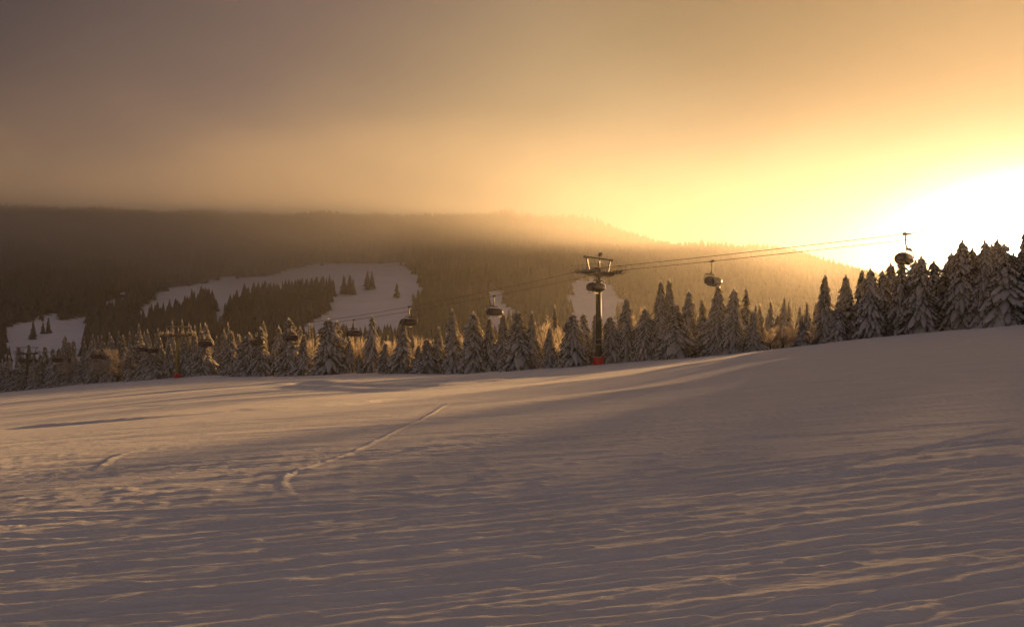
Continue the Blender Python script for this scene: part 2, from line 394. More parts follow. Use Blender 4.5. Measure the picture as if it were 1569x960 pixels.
# ------------------------------------------------------------------ spruces
def spruce_meshes(seed, H=12.0, RAD=2.45, load=1.0, dens=1.0, slim=1.0, droop=1.25, full=.82, bent=.1):
    rd = random.Random(seed); sn = MB(); nd = MB(); tr = MB()
    lean = (rd.uniform(-bent, bent), rd.uniform(-bent, bent))
    tr.tube([(0, 0, -.9), (0, 0, H * .3), (lean[0] * .5, lean[1] * .5, H * .7), (lean[0], lean[1], H - .05)], [.20, .15, .08, .02], 6)
    lob = [(rd.uniform(0, 6.28), rd.uniform(.04, .16)) for _ in range(4)]
    z = .25
    while z < H - .35:
        f = 1 - z / H
        n = max(3, int((4 + 5.5 * f) * dens))
        a0 = rd.uniform(0, 6.28)
        for k in range(n):
            an = a0 + 6.283 * k / n + rd.uniform(-.3, .3)
            zz = z + rd.uniform(-.2, .2)
            L = RAD * (f ** full) * rd.uniform(.52, 1.18) + .10
            L *= 1 + sum(c * math.cos((i + 1) * an + p + z * .6 * (i - 1)) for i, (p, c) in enumerate(lob))
            if rd.random() < .09: L *= 1.28
            dr_ = rd.uniform(.62, 1.15) * (.75 + .45 * f) * droop
            ca, sa = math.cos(an), math.sin(an)
            bx, by = lean[0] * z / H, lean[1] * z / H
            wid = (.17 * L + .10) * rd.uniform(.75, 1.2) * slim
            th = (.09 + .055 * L) * rd.uniform(.7, 1.3) * load * (.5 + .5 * slim)
            NS = 6; sec = []
            bend = rd.uniform(-.25, .25)
            for i in range(NS):
                t = .12 + .88 * i / (NS - 1)
                lat = bend * L * t * t * .4
                px_, py_ = L * t, lat
                pz = zz + L * (.22 * t - .80 * t ** 1.7) * dr_
                ww = wid * (max(0, math.sin(math.pi * min(1, .12 + .86 * t))) ** .6 + .10) * rd.uniform(.8, 1.2)
                sec.append((px_, py_, pz, ww, th * rd.uniform(.6, 1.4) * (1.0 - .35 * t)))
            def W(x, y, zc_): return (bx + x * ca - y * sa, by + x * sa + y * ca, zc_)
            vs, fs = [], []
            for (x, y, zc_, ww, tt) in sec:
                j = rd.uniform(-.05, .05)
                for (o, up) in ((-1, -.16 - .05 * L), (-.55, .35), (j, 1.0), (.55, .35), (1, -.16 - .05 * L)):
                    dz = up * tt if up > 0 else up * .8
                    vs.append(W(x, y + o * ww, zc_ + dz + rd.uniform(-.02, .02)))
            for i in range(NS - 1):
                for m_ in range(4):
                    a = i * 5 + m_; fs.append((a, a + 1, a + 6, a + 5))
            tipx = sec[-1]; vs.append(W(tipx[0] + .08, tipx[1], tipx[2] - .12 - .05 * L)); ti = len(vs) - 1
            fs += [((NS - 1) * 5 + m_, (NS - 1) * 5 + m_ + 1, ti) for m_ in range(4)]
            if rd.random() < .94 * load: sn.add(vs, fs)
            # needles: dark drooping sprays below the snow
            nv, nf = [], []
            for i in range(NS):
                x, y, zc_, ww, tt = sec[i]
                for o in (-1.12, 0, 1.12):
                    nv.append(W(x, y + o * ww, zc_ - .05 - abs(o) * (.10 + .04 * L)))
            for i in range(NS - 1):
                a = i * 3; nf += [(a, a + 1, a + 4, a + 3), (a + 1, a + 2, a + 5, a + 4)]
            nd.add(nv, nf)
            for i in range(NS):
                x, y, zc_, ww, tt = sec[i]
                for sd in (-1, 1):
                    for _ in range(2):
                        q = rd.uniform(.5, 1.15) * sd; hx = rd.uniform(-.04, .20) ; ln = rd.uniform(.16, .42) * (.6 + .25 * L)
                        p0 = W(x - .09, y + q * ww, zc_ - .06); p1 = W(x + .10, y + q * ww, zc_ - .06)
                        p2 = W(x + hx, y + (q + .35 * sd) * ww, zc_ - .06 - ln)
                        nd.add([p0, p1, p2], [(0, 1, 2)])
        z += (.27 + .20 * f) / (.6 + .4 * dens) * rd.uniform(.85, 1.15)
    # inner mass so that the crown is not see-through
    ring = []
    for i in range(9):
        zz = .3 + (H - .8) * i / 8; rr_ = RAD * .42 * (1 - zz / H) ** .85
        ring.append([(rr_ * math.cos(k * .7854) * rd.uniform(.7, 1.2), rr_ * math.sin(k * .7854) * rd.uniform(.7, 1.2), zz + rd.uniform(-.2, .2)) for k in range(8)])
    nd.add([p for r_ in ring for p in r_], [(i * 8 + k, i * 8 + (k + 1) % 8, (i + 1) * 8 + (k + 1) % 8, (i + 1) * 8 + k) for i in range(8) for k in range(8)])
    # snow-capped leader
    sn.tube([(lean[0], lean[1], H - .75), (lean[0], lean[1], H - .45), (lean[0] * 1.1, lean[1] * 1.1, H - .1), (lean[0] * 1.3, lean[1] * 1.1, H + .12)], [.10, .19, .13, .03], 6)
    return tr.mesh('trunk', M['bark'], True), nd.mesh('crown', M['needle']), sn.mesh('bough_snow', M['treesnow'], True)
PROTO = [spruce_meshes(s, load=l, dens=d, RAD=rad) for s, l, d, rad in
         ((1, 1.0, 1.0, 2.4), (2, .95, .95, 2.2), (3, 1.05, 1.05, 2.6), (4, .9, .9, 2.0), (5, 1.0, 1.0, 2.7), (6, .95, 1.0, 2.3), (7, 1.3, .85, 2.6), (8, 1.25, .9, 2.5))]
PROTO += [spruce_meshes(s, load=1.1, dens=d, RAD=rad, slim=.62, droop=dp) for s, d, rad, dp in ()]
PROTO += [spruce_meshes(s, load=1.15, dens=d, RAD=rad, slim=.78, droop=dp, full=fu, bent=be) for s, d, rad, dp, fu, be in ((31, 1.4, 2.5, 1.35, .70, .25), (32, 1.3, 2.3, 1.6, .78, .15), (33, 1.45, 2.7, 1.3, .62, .4), (34, 1.35, 2.6, 1.5, .68, .3))]
PR = [2.4, 2.2, 2.6, 2.0, 2.7, 2.3, 2.6, 2.5, 2.5, 2.3, 2.7, 2.6]
def spruce(px, Y, top_y, wpx, label, group, proto=None, name='spruce_tree', minh=3.0, sink=.25, maxh=30):
    X = at(px, Y); z = float(terrain(X, Y)); top = (HY - top_y) / F * Y
    h = min(max(minh, top - z), maxh); k = random.randrange(6) if proto is None else proto
    if wpx / F * Y > 4.0: k = 8 + k % 4      # broad trees take the finer-branched crowns
    e = empty(name, (X, Y, z - sink), random.uniform(0, 6.28))
    sxy = (wpx / F * Y / 2) / PR[k]
    e.rotation_euler = (random.gauss(0, .025), random.gauss(0, .025), e.rotation_euler.z)
    e.scale = (sxy, sxy, (h + sink) / 12.1)
    link('trunk', PROTO[k][0], e); link('crown', PROTO[k][1], e); link('bough_snow', PROTO[k][2], e)
    tag(e, label, 'tree', group); return e

ZONES = [(60, 'the dark-footed tower'), (130, 'the lowest dark chairs'), (200, 'the round frosted thicket of the lower forest'), (255, 'the low drooping spruce'), (300, 'the yellowish lower tower'), (345, 'the snow mound'), (420, 'the sunlit and grey pair of spruces'),
         (475, 'the large spruce with sunlit flank'), (540, 'the big cone-shaped spruce'), (590, 'the narrow sunlit spruce'), (640, 'the marker stakes'), (680, 'the low bushy spruce'), (735, 'the spruce lit golden'),
         (770, 'the chair downhill of the red-footed tower'), (815, 'the broad spreading spruce'), (870, 'the round-crowned frosted tree'), (935, 'the red-footed tower'), (990, 'the pointed spruce uphill of the tower'), (1040, 'the tall pair of spruces'),
         (1085, 'the dark brush heap'), (1135, 'the chair uphill of the tower'), (1185, 'the short round-shouldered spruce'), (1250, 'the squat dark spruce'), (9999, 'the uphill forest edge')]
def zone(px): return next(n for lim, n in ZONES if px < lim)
def crestY(px, extra=0.0):
    a = math.atan((px - CX) / F); return (float(crest_r(a)) + extra) * math.cos(a)
G_R = 'backlit spruces at the uphill forest edge'
G_C = 'snowy spruces along the piste edge between the tower and the uphill forest'
G_M = 'snowy spruces along the piste edge downhill of the tower'
G_L = 'spruces in the shaded lower forest'
G_B = 'spruces in the rows behind the piste edge'
G_H = 'hazy spruces in the dip of the forest edge'
# right: big backlit trees (px, extra depth behind crest, top row, width px, label)
for px, ex, ty, wp, lb, k in [
    (1556, 9, 385, 58, 'backlit snow-heaped spruce at the uphill end of the forest edge', 6),
    (1513, 5, 366, 62, 'tall slim spire spruce beside the broad twin-topped backlit spruce', 2),
    (1540, 3, 372, 84, 'broadest backlit spruce, blunt twin top heaped with snow', 7),
    (1472, 6, 366, 66, 'tall pointed backlit spruce rising above its neighbours at the uphill forest edge', 4),
    (1447, 10, 402, 40, 'narrow backlit spruce tucked beside the tall pointed one', 3),
    (1411, 4, 392, 66, 'shaggy backlit spruce with thin spire beside the chair caught above the trees', 4),
    (1379, 6, 396, 52, 'backlit spruce directly beneath the uphill chair', 0),
    (1334, 4, 410, 56, 'backlit spruce with a bent snow-loaded crown tip', 6),
    (1302, 5, 446, 36, 'smaller spruce beside the bent-tipped backlit spruce', 1),
    (1284, 3, 459, 40, 'low bushy spruce at the start of the uphill forest edge', 2),
    (1263, 14, 420, 44, 'tall hazy spruce behind the start of the uphill forest edge', 5),
    (1229, 3, 489, 38, 'squat dark spruce standing alone in the forest dip', 0)]:
    spruce(px, crestY(px, ex), ty, wp, lb, G_R, k)
# rear-row spruces added to close gaps in the edge and shade the piste
for px, ex, ty, wp, lb in [(1318, 12, 412, 46, 'slim spruce added to fill the gap beside the bent-tipped backlit spruce'), (1298, 15, 420, 44, 'slim spruce added behind the smaller spruce of the uphill forest edge'), (1351, 14, 414, 60, 'spruce added to the second row behind the bent-tipped backlit spruce'), (1396, 13, 398, 64, 'spruce added to the second row behind the chair seen side-on'), (1432, 13, 398, 66, 'spruce added to the second row behind the narrow backlit spruce'),
                           (1458, 15, 386, 62, 'spruce added to the second row behind the tall pointed backlit spruce'), (1491, 12, 378, 66, 'spruce added to fill the gap between the tall pointed and the slim spire spruce'), (1528, 13, 366, 70, 'spruce added to the second row behind the twin-topped spruce'), (1372, 22, 402, 60, 'spruce added to the third row behind the chair seen side-on'), (1415, 24, 396, 60, 'spruce added to the third row behind the shaggy backlit spruce'), (1475, 22, 376, 66, 'spruce added to the third row behind the tall pointed backlit spruce'), (1510, 24, 372, 66, 'spruce added to the third row behind the slim spire spruce')]:
    spruce(px, crestY(px, ex), ty, wp, lb, G_R)
for px, ex, ty, wp in [(1566, 16, 378, 56), (1580, 10, 346, 46), (1575, 22, 350, 50), (1590, 20, 340, 56), (1604, 9, 312, 70), (1612, 18, 300, 84), (1606, 5, 300, 76), (1618, 14, 292, 90), (1625, 22, 290, 100), (1650, 20, 285, 100), (1645, 3, 290, 90), (1632, 6, 286, 100), (1664, 12, 290, 100), (1690, 5, 280, 110), (1740, 8, 290, 110), (1800, 5, 290, 120), (1870, 8, 280, 130)]:  # spruces added uphill, mostly out of view, to keep sun off the piste
    spruce(px, crestY(px, ex), ty, wp, 'snow-heaped spruce added further uphill beyond the twin-topped one to shade the piste', 'spruces added uphill of the forest edge to shade the piste')
for px, ex, ty, wp, lb, k in [
    (1155, 2, 476, 42, 'short round-shouldered spruce at the edge of the forest dip', 5),
    (1125, 3, 441, 52, 'spruce beside the short round-shouldered one at the forest dip', 0),
    (1140, 16, 440, 34, 'slim spruce peeping out behind the short round-shouldered one', 3),
    (1097, 3, 436, 54, 'spruce whose tip stands right under the chair uphill of the tower', 1),
    (1079, 6, 456, 36, 'slender spruce behind the dark brush heap', 3),
    (1053, 8, 444, 46, 'spruce behind the wide snow-fingered spruce', 0),
    (1036, 2, 464, 74, 'wide low spruce with long snow-covered fingers beside the dark brush heap', 4),
    (1026, 9, 426, 46, 'tallest slim spruce of the pair uphill of the lift tower', 1),
    (1008, 7, 429, 50, 'tall spruce, downhill one of the pair uphill of the lift tower', 5),
    (988, 4, 470, 44, 'lower spruce at the foot of the tall pair', 2),
    (962, 5, 454, 46, 'pointed spruce two trees uphill of the lift tower', 0),
    (938, 3, 482, 46, 'spruce right beside the lift tower on its uphill side', 2),
    (915, 12, 478, 34, 'spruce half hidden behind the lift tower pole', 3)]:
    spruce(px, crestY(px, ex), ty, wp, lb, G_C, k)
for px, ex, ty, wp, lb, k in [
    (880, -1, 478, 54, 'full spruce right beside the lift tower on its downhill side', 2),
    (894, 6, 478, 40, 'spruce leaning behind the full one beside the lift tower', 3),
    (843, 3, 500, 38, 'small neat spruce in front of the round frosted tree', 5),
    (852, 22, 466, 26, 'spruce tip showing above the round frosted tree', 3),
    (816, 5, 476, 40, 'spruce between the small neat one and the broad spruce', 1),
    (795, 2, 476, 64, 'broad spruce with spreading snowy skirts downhill of the round frosted tree', 4),
    (774, 9, 478, 40, 'spruce peeping out behind the broad spreading spruce', 0),
    (752, 6, 486, 40, 'spruce under the empty-looking chair downhill of the tower', 1),
    (726, 2, 476, 54, 'slim-topped spruce with wide base beside the golden spruce', 2),
    (697, 4, 472, 50, 'spruce lit golden on its uphill flank at the piste edge', 5),
    (656, 1, 518, 46, 'low bushy spruce at the piste edge below the golden spruce', 4),
    (673, 6, 500, 40, 'mid-height spruce behind the low bushy spruce', 1),
    (615, 2, 494, 48, 'dark-skirted spruce behind the piste marker stakes', 5),
    (640, 5, 528, 30, 'young spruce between the stakes and the low bushy spruce', 1),
    (591, 3, 524, 32, 'young spruce behind the first marker stake', 0),
    (570, 5, 482, 36, 'narrow sunlit spruce next to the big golden cone-shaped spruce', 3),
    (552, 2, 542, 18, 'smallest sunlit spruce at the foot of the big cone-shaped spruce', 1),
    (535, 6, 514, 26, 'thin spruce in the shadow of the big cone-shaped spruce', 3),
    (507, 1, 486, 66, 'big cone-shaped spruce standing forward on the piste edge', 2),
    (517, 5, 490, 44, 'second tip growing behind the big cone-shaped spruce', 0),
    (450, 4, 486, 58, 'large spruce with sunlit flank behind the dark chairs', 4),
    (465, 2, 512, 40, 'lower spruce merged into the large spruce with sunlit flank', 1),
    (428, 8, 500, 34, 'spruce in the gap between the two dark chairs', 3),
    (402, 2, 500, 44, 'sunlit spruce right below a dark chair', 0),
    (378, 1, 508, 50, 'grey shaded spruce beside the sunlit one below a dark chair', 2),
    (352, 7, 506, 40, 'spruce at the snow mound downhill of the dark chairs', 5),
    (313, 2, 516, 44, 'snow-draped spruce beside the lower lift tower', 4),
    (298, 7, 508, 36, 'spruce immediately uphill of the lower lift tower', 1),
    (240, 0, 541, 42, 'low spruce with drooping snowy arms downhill of the lower tower', 4)]:
    spruce(px, crestY(px, ex), ty, wp, lb, G_M, k)
# hazy trees in the dip
for i in range(16):
    px = 1160 + i * 7.0 + random.uniform(-4, 4)
    spruce(px, crestY(px, random.uniform(22, 60)), random.uniform(450, 482), random.uniform(22, 36), 'hazy spruce fading into golden mist in the forest dip behind %s' % zone(px), G_H, sink=.3)
# rows behind the piste edge
TOPP = np.array([(-60, 540), (0, 530), (60, 520), (100, 510), (130, 505), (150, 490), (180, 484), (250, 488), (300, 480), (350, 482), (400, 482), (450, 484), (500, 498), (540, 508), (600, 512), (650, 512), (700, 506),
                 (750, 503), (800, 502), (870, 496), (930, 482), (1000, 470), (1100, 462), (1170, 458), (1290, 455)], float)
def back_row(px, ex, dy0, dy1, label, group, wmin=22, wmax=36):
    label = label % zone(px)
    Y = crestY(px, ex); ty = float(np.interp(px, TOPP[:, 0], TOPP[:, 1])) + random.uniform(dy0, dy1)
    spruce(px, Y, ty, random.uniform(wmin, wmax), label, group, minh=5, maxh=24, sink=.4)
for px in np.concatenate([np.arange(300, 440, 11), np.arange(440, 480, 20), np.arange(905, 1180, 11)]):
    back_row(px + random.uniform(-5, 5), random.uniform(14, 40), 8, 36, 'snow-dusted spruce in the second row behind %s', G_B)
for px in np.arange(290, 1000, 10):
    back_row(px + random.uniform(-6, 6), random.uniform(50, 105), -2, 18, 'far-back snow-dusted spruce deep in the dip behind %s', G_B, 16, 26)
for px in np.arange(-30, 300, 10):
    back_row(px + random.uniform(-4, 4), random.uniform(3, 14), 26, 52, 'dusky shaded spruce of the lower forest behind %s', G_L, 24, 36)
for px in np.arange(-30, 300, 9):
    back_row(px + random.uniform(-4, 4), random.uniform(18, 60), 0, 24, 'lower-forest spruce, tip catching sunlight, deep behind %s', G_L, 18, 28)

# ------------------------------------------------------------------ frosted broadleaf trees
def frost_tree(seed, H=8.0, RX=3.0):
    rd = random.Random(seed); tr = MB(); tw = MB()
    tr.tube([(0, 0, -.6), (.05, 0, H * .25), (0, .05, H * .5)], [.16, .12, .06], 6)
    for i in range(26):
        an = rd.uniform(0, 6.28); el = rd.uniform(.35, 1.35); z0 = H * rd.uniform(.08, .42)
        d = Vector((math.cos(an) * math.cos(el), math.sin(an) * math.cos(el), math.sin(el)))
        L = 1.0 / math.sqrt((d.x ** 2 + d.y ** 2) / RX ** 2 + (d.z / (H - z0)) ** 2) * rd.uniform(.85, 1.0)
        p1 = Vector((0, 0, z0)) + d * L * .5; tip = Vector((0, 0, z0)) + d * L
        tr.tube([(0, 0, z0), p1, tip], [.06, .035, .012], 4, False)
        for j in range(46):
            t = rd.uniform(.25, 1); b = Vector((0, 0, z0)) + d * L * t
            dd = (d * .7 + Vector((rd.uniform(-1, 1), rd.uniform(-1, 1), rd.uniform(-.35, 1))) * .8).normalized()
            l = rd.uniform(.4, 1.1); e = b + dd * l
            side = dd.cross(Vector((rd.uniform(-1, 1), rd.uniform(-1, 1), rd.uniform(-1, 1)))).normalized() * rd.uniform(.02, .045)
            tw.add([b - side, b + side, e], [(0, 1, 2)])
            for _ in range(2):
                b2 = b + dd * l * rd.uniform(.3, .9); d2 = (dd + Vector((rd.uniform(-1, 1), rd.uniform(-1, 1), rd.uniform(-.6, .6)))).normalized()
                e2 = b2 + d2 * l * .5; s2 = d2.cross(side).normalized() * .03
                tw.add([b2 - s2, b2 + s2, e2], [(0, 1, 2)])
    return tr.mesh('trunk', M['bark'], True), tw.mesh('crown', M['frost'])
FP = [frost_tree(21), frost_tree(22, 8, 3.4), frost_tree(23, 8, 2.6)]
FR = [3.0, 3.4, 2.6]
def frosted(px, ex, top_y, wpx, label, group='frosted broadleaf trees among the spruces'):
    Y = crestY(px, ex); X = at(px, Y); z = float(terrain(X, Y)); k = random.randrange(3)
    e = empty('frosted_tree', (X, Y, z - .2), random.uniform(0, 6.28)); h = max(2.0, (HY - top_y) / F * Y - z)
    s = (wpx / F * Y / 2) / FR[k]; e.scale = (s, s, h / 8)
    link('trunk', FP[k][0], e); link('crown', FP[k][1], e); tag(e, label, 'tree', group)
frosted(838, 12, 484, 52, 'round-crowned frosted tree glowing beside the small neat spruce')
frosted(752, 8, 512, 30, 'frosted bush-like tree below the chair downhill of the tower')
for px, ex, ty, wp in [(808, 1.5, 545, 26), (662, 12, 515, 34), (640, 14, 512, 36), (560, 14, 515, 30), (600, 12, 515, 40), (580, 16, 510, 36), (545, 12, 520, 34), (480, 10, 530, 30), (905, 14, 500, 34), (975, 14, 480, 36), (985, 20, 466, 30), (700, 22, 505, 36), (1180, 8, 500, 44), (1200, 10, 495, 40), (1170, 20, 490, 40), (1245, 12, 500, 36), (1215, 16, 492, 40), (180, 4, 530, 60), (160, 6, 528, 40), (200, 5, 535, 44), (110, 4, 545, 44)]:
    frosted(px, ex, ty, wp, 'leafless frosted round-crowned tree near %s' % zone(px))

for px in np.arange(452, 905, 17):
    px = float(px) + random.uniform(-6, 6)
    frosted(px, random.uniform(9, 26), random.uniform(505, 532), random.uniform(24, 36), 'small golden frosted thicket tree behind %s' % zone(px), 'small frosted trees behind the front spruces')
for px in np.arange(460, 900, 22):
    back_row(float(px) + random.uniform(-8, 8), random.uniform(28, 44), 14, 32, 'small snow-dusted spruce among the frosted thicket behind %s', G_B, 16, 26)

# ------------------------------------------------------------------ lift line
DV = Vector((-.752, .659, 0)).normalized(); AV = Vector((.659, .752, 0)).normalized()
T1 = Vector((14.7, 133.0, 0))
HALF = 3.0
SPANS = [(-95.0, 15.6), (0.0, 11.75), (152.0, 1.7), (282.0, -5.2), (420.0, -20.0)]
SAG = [.45, 2.5, 1.6, 1.5]
def rope_z(s):
    for (s0, z0), (s1, z1), g in zip(SPANS[:-1], SPANS[1:], SAG):
        if s <= s1 or s1 == SPANS[-1][0]:
            u = (s - s0) / (s1 - s0); return z0 + (z1 - z0) * u - 4 * g * u * (1 - u)
def rope_pt(s, side): 
    p = T1 + DV * s + AV * HALF * side; return Vector((p.x, p.y, rope_z(s)))
RZ = math.atan2(DV.y, DV.x)
for side, lb in ((-1, 'haul rope on the piste side of the lift towers'), (1, 'haul rope on the forest side of the lift towers')):
    ss = [s for s in np.arange(-95, 283, 3.0)]
    o = MB().tube([rope_pt(float(s), side) for s in ss], .045, 6).build('haul_rope', M['rope'], None, True)
    tag(o, lb, 'cable')

def make_tower(hgt, pad_mat, pole_mat, ladder=True):
    """origin at rope height above the base centre; +x along the line (downhill), +y to the forest side"""
    t = empty('lift_tower')
    p = MB(); p.tube([(0, 0, -hgt - .5), (0, 0, -hgt * .5), (0, 0, -1.0)], [.52, .48, .42], 20); p.build('pole', pole_mat, t, True)
    for z in (-hgt * .735, -hgt * .79):
        b = MB(); b.tube([(0, 0, z - .07), (0, 0, z + .07)], .60, 20); b.build('collar_band', M['steel'], t, True)
        b = MB(); b.tube([(0, 0, z + .075), (0, 0, z + .15)], [.63, .54], 14); b.build('collar_snow', M['treesnow'], t, True)
    # padded mat round the base: eight cushions round the pole
    for k in range(8):
        a = k * math.pi / 4 + math.pi / 8
        c = MB(); rot = Matrix.Rotation(a, 3, 'Z')
        c.box((math.cos(a) * .76, math.sin(a) * .76, -hgt + .62), (.24, .66, 1.5), rot)
        o = c.build('pad_cushion', pad_mat, t)
        bv = o.modifiers.new('round', 'BEVEL'); bv.width = .07; bv.segments = 2
    m = MB(); m.tube([(0, 0, -hgt + 1.37), (0, 0, -hgt + 1.47)], [.80, .62], 14); m.build('pad_snow', M['treesnow'], t, True)
    # ladder with hoops, on the side away from the line's fall
    lx, ly = -.35, .66
    ld = MB()
    for o in (-.22, .22): ld.tube([(lx + o, ly, -hgt + 2.2), (lx + o, ly, -.4)], .035, 5)
    zz = -hgt + 2.3
    while zz < -.5: ld.tube([(lx - .22, ly, zz), (lx + .22, ly, zz)], .022, 4); zz += .3
    zz = -hgt + 2.5
    while zz < -1.0:
        ld.box((lx, ly - .2, zz), (.06, .36, .06)); zz += 2.0
    ld.build('ladder', M['steel'], t)
    ls = MB(); zz = -hgt + 2.3
    while zz < -.6:
        ls.box((lx + random.uniform(-.05, .05), ly + .02, zz + .06), (.34 * random.uniform(.5, 1), .10, .10)); zz += .3
    ls.build('ladder_snow', M['treesnow'], t)
    # cross arm
    c = MB(); c.box((0, 0, -.58), (.85, 6.9, .66)); c.box((0, 0, -.9), (.9, 1.3, .5)); o = c.build('cross_arm', M['steel'], t)
    bv = o.modifiers.new('round', 'BEVEL'); bv.width = .04
    c = MB(); c.box((0, 0, -.22), (.5, 6.5, .10)); c.build('arm_snow', M['treesnow'], t)
    # sheave trains, catwalks and railings on both sides
    wheel = MB(); wheel.tube([(0, -.07, 0), (0, .07, 0)], .22, 14); wm = wheel.mesh('sheave', M['rubber'], False)
    for side in (-1, 1):
        y0 = side * HALF
        b = MB(); b.box((0, y0 + side * .16, -.32), (5.2, .12, .34)); b.box((0, y0 + side * .16, -.56), (2.4, .16, .36))
        for xx in (-1.6, 1.6): b.box((xx, y0 + side * .16, -.48), (1.5, .09, .16))
        tr = b.build('sheave_train', M['steel'], t)
        for k in range(8):
            o = link('sheave', wm, tr); o.location = (-2.35 + k * .67, y0, -.28)
        cw = MB(); cw.box((0, y0 + side * .75, -.46), (5.6, .62, .07))
        for xx in (-2.4, 0, 2.4): cw.box((xx, y0 + side * .48, -.54), (.10, 1.1, .10))
        cw.build('catwalk', M['steel'], t)
        sn_ = MB(); sn_.box((random.uniform(-.3, .3), y0 + side * .75, -.38), (4.6, .5, .09)); sn_.build('catwalk_snow', M['treesnow'], t)
        rl = MB(); yy_ = y0 + side * 1.04
        for k in range(8): rl.tube([(-2.75 + k * .7857, yy_, -.45), (-2.75 + k * .7857, yy_, .65)], .032, 5)
        for zz in (.08, .65): rl.tube([(-2.75, yy_, zz), (2.75, yy_, zz)], .032, 5)
        for xx in (-2.75, 2.75):
            for zz in (.08, .65): rl.tube([(xx, yy_, zz), (xx, y0 + side * .45, zz)], .032, 5)
        rl.build('railing', M['steel'], t)
        hp = MB()
        for xx in (-.35, .35):
            for o_ in (-.28, .28): hp.tube([(xx, side * 1.6 + o_, -.3), (xx, side * 1.6 + o_, .95), (xx, side * 1.6, 1.25)], .03, 5)
            for zz in (.3, .9): hp.tube([(xx, side * 1.6 - .28, zz), (xx, side * 1.6 + .28, zz)], .025, 4)
        hp.build('safety_hoop', M['steel'], t)
    # lifting frame above the arm
    g = MB()
    for side in (-1, 1): g.tube([(0, side * 2.75, -.35), (0, side * 3.45, 1.95)], .13, 8)
    g.box((0, 0, 2.02), (.24, 8.2, .26)); g.box((0, -3.95, 1.97), (.34, .30, .40)); g.box((0, 3.95, 1.97), (.34, .30, .40))
    g.build('lifting_frame', M['steel'], t)
    g = MB(); g.tube([(0, .2, -.3), (0, .2, 2.7)], [.14, .10], 8); g.build('mast', M['steel'], t, True)
    g = MB(); g.box((0, .55, 2.75), (.42, .55, .50), Matrix.Rotation(.5, 3, 'X')); g.box((0, .2, 2.6), (.3, .5, .16)); g.build('floodlight', M['steel'], t)
    g = MB(); g.box((0, 0, 2.19), (.22, 7.2, .07)); g.build('frame_snow', M['treesnow'], t)
    remember(t); return t
def place_tower(t, s, base_px_z=None):
    p = T1 + DV * s; t.location = (p.x, p.y, rope_z(s)); t.rotation_euler = (0, 0, RZ + math.pi)
    return t
def tower_h(s):
    p = T1 + DV * s; return rope_z(s) - float(ground(p.x, p.y))
# in local frame +y must point to the forest side AV: x axis = -DV -> y = -(DV rotated 90)
tw1 = make_tower(tower_h(0), M['red'], M['pole']); place_tower(tw1, 0); tag(tw1, 'tall dark chairlift tower with a bright red padded foot', 'lift tower', 'chairlift towers')
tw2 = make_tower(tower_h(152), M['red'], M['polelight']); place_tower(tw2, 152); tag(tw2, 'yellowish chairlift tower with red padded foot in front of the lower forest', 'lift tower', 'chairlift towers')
tw3 = make_tower(tower_h(282), M['seat'], M['pole']); place_tower(tw3, 282); tag(tw3, 'dark chairlift tower with foot coloured dark for shade on the shaded snow mound', 'lift tower', 'chairlift towers')  # red pad in shade: the dark material stands in for that shade
tw0 = make_tower(tower_h(-95), M['red'], M['pole']); place_tower(tw0, -95); tag(tw0, 'chairlift tower uphill beyond the snow-heaped forest edge', 'lift tower', 'chairlift towers')

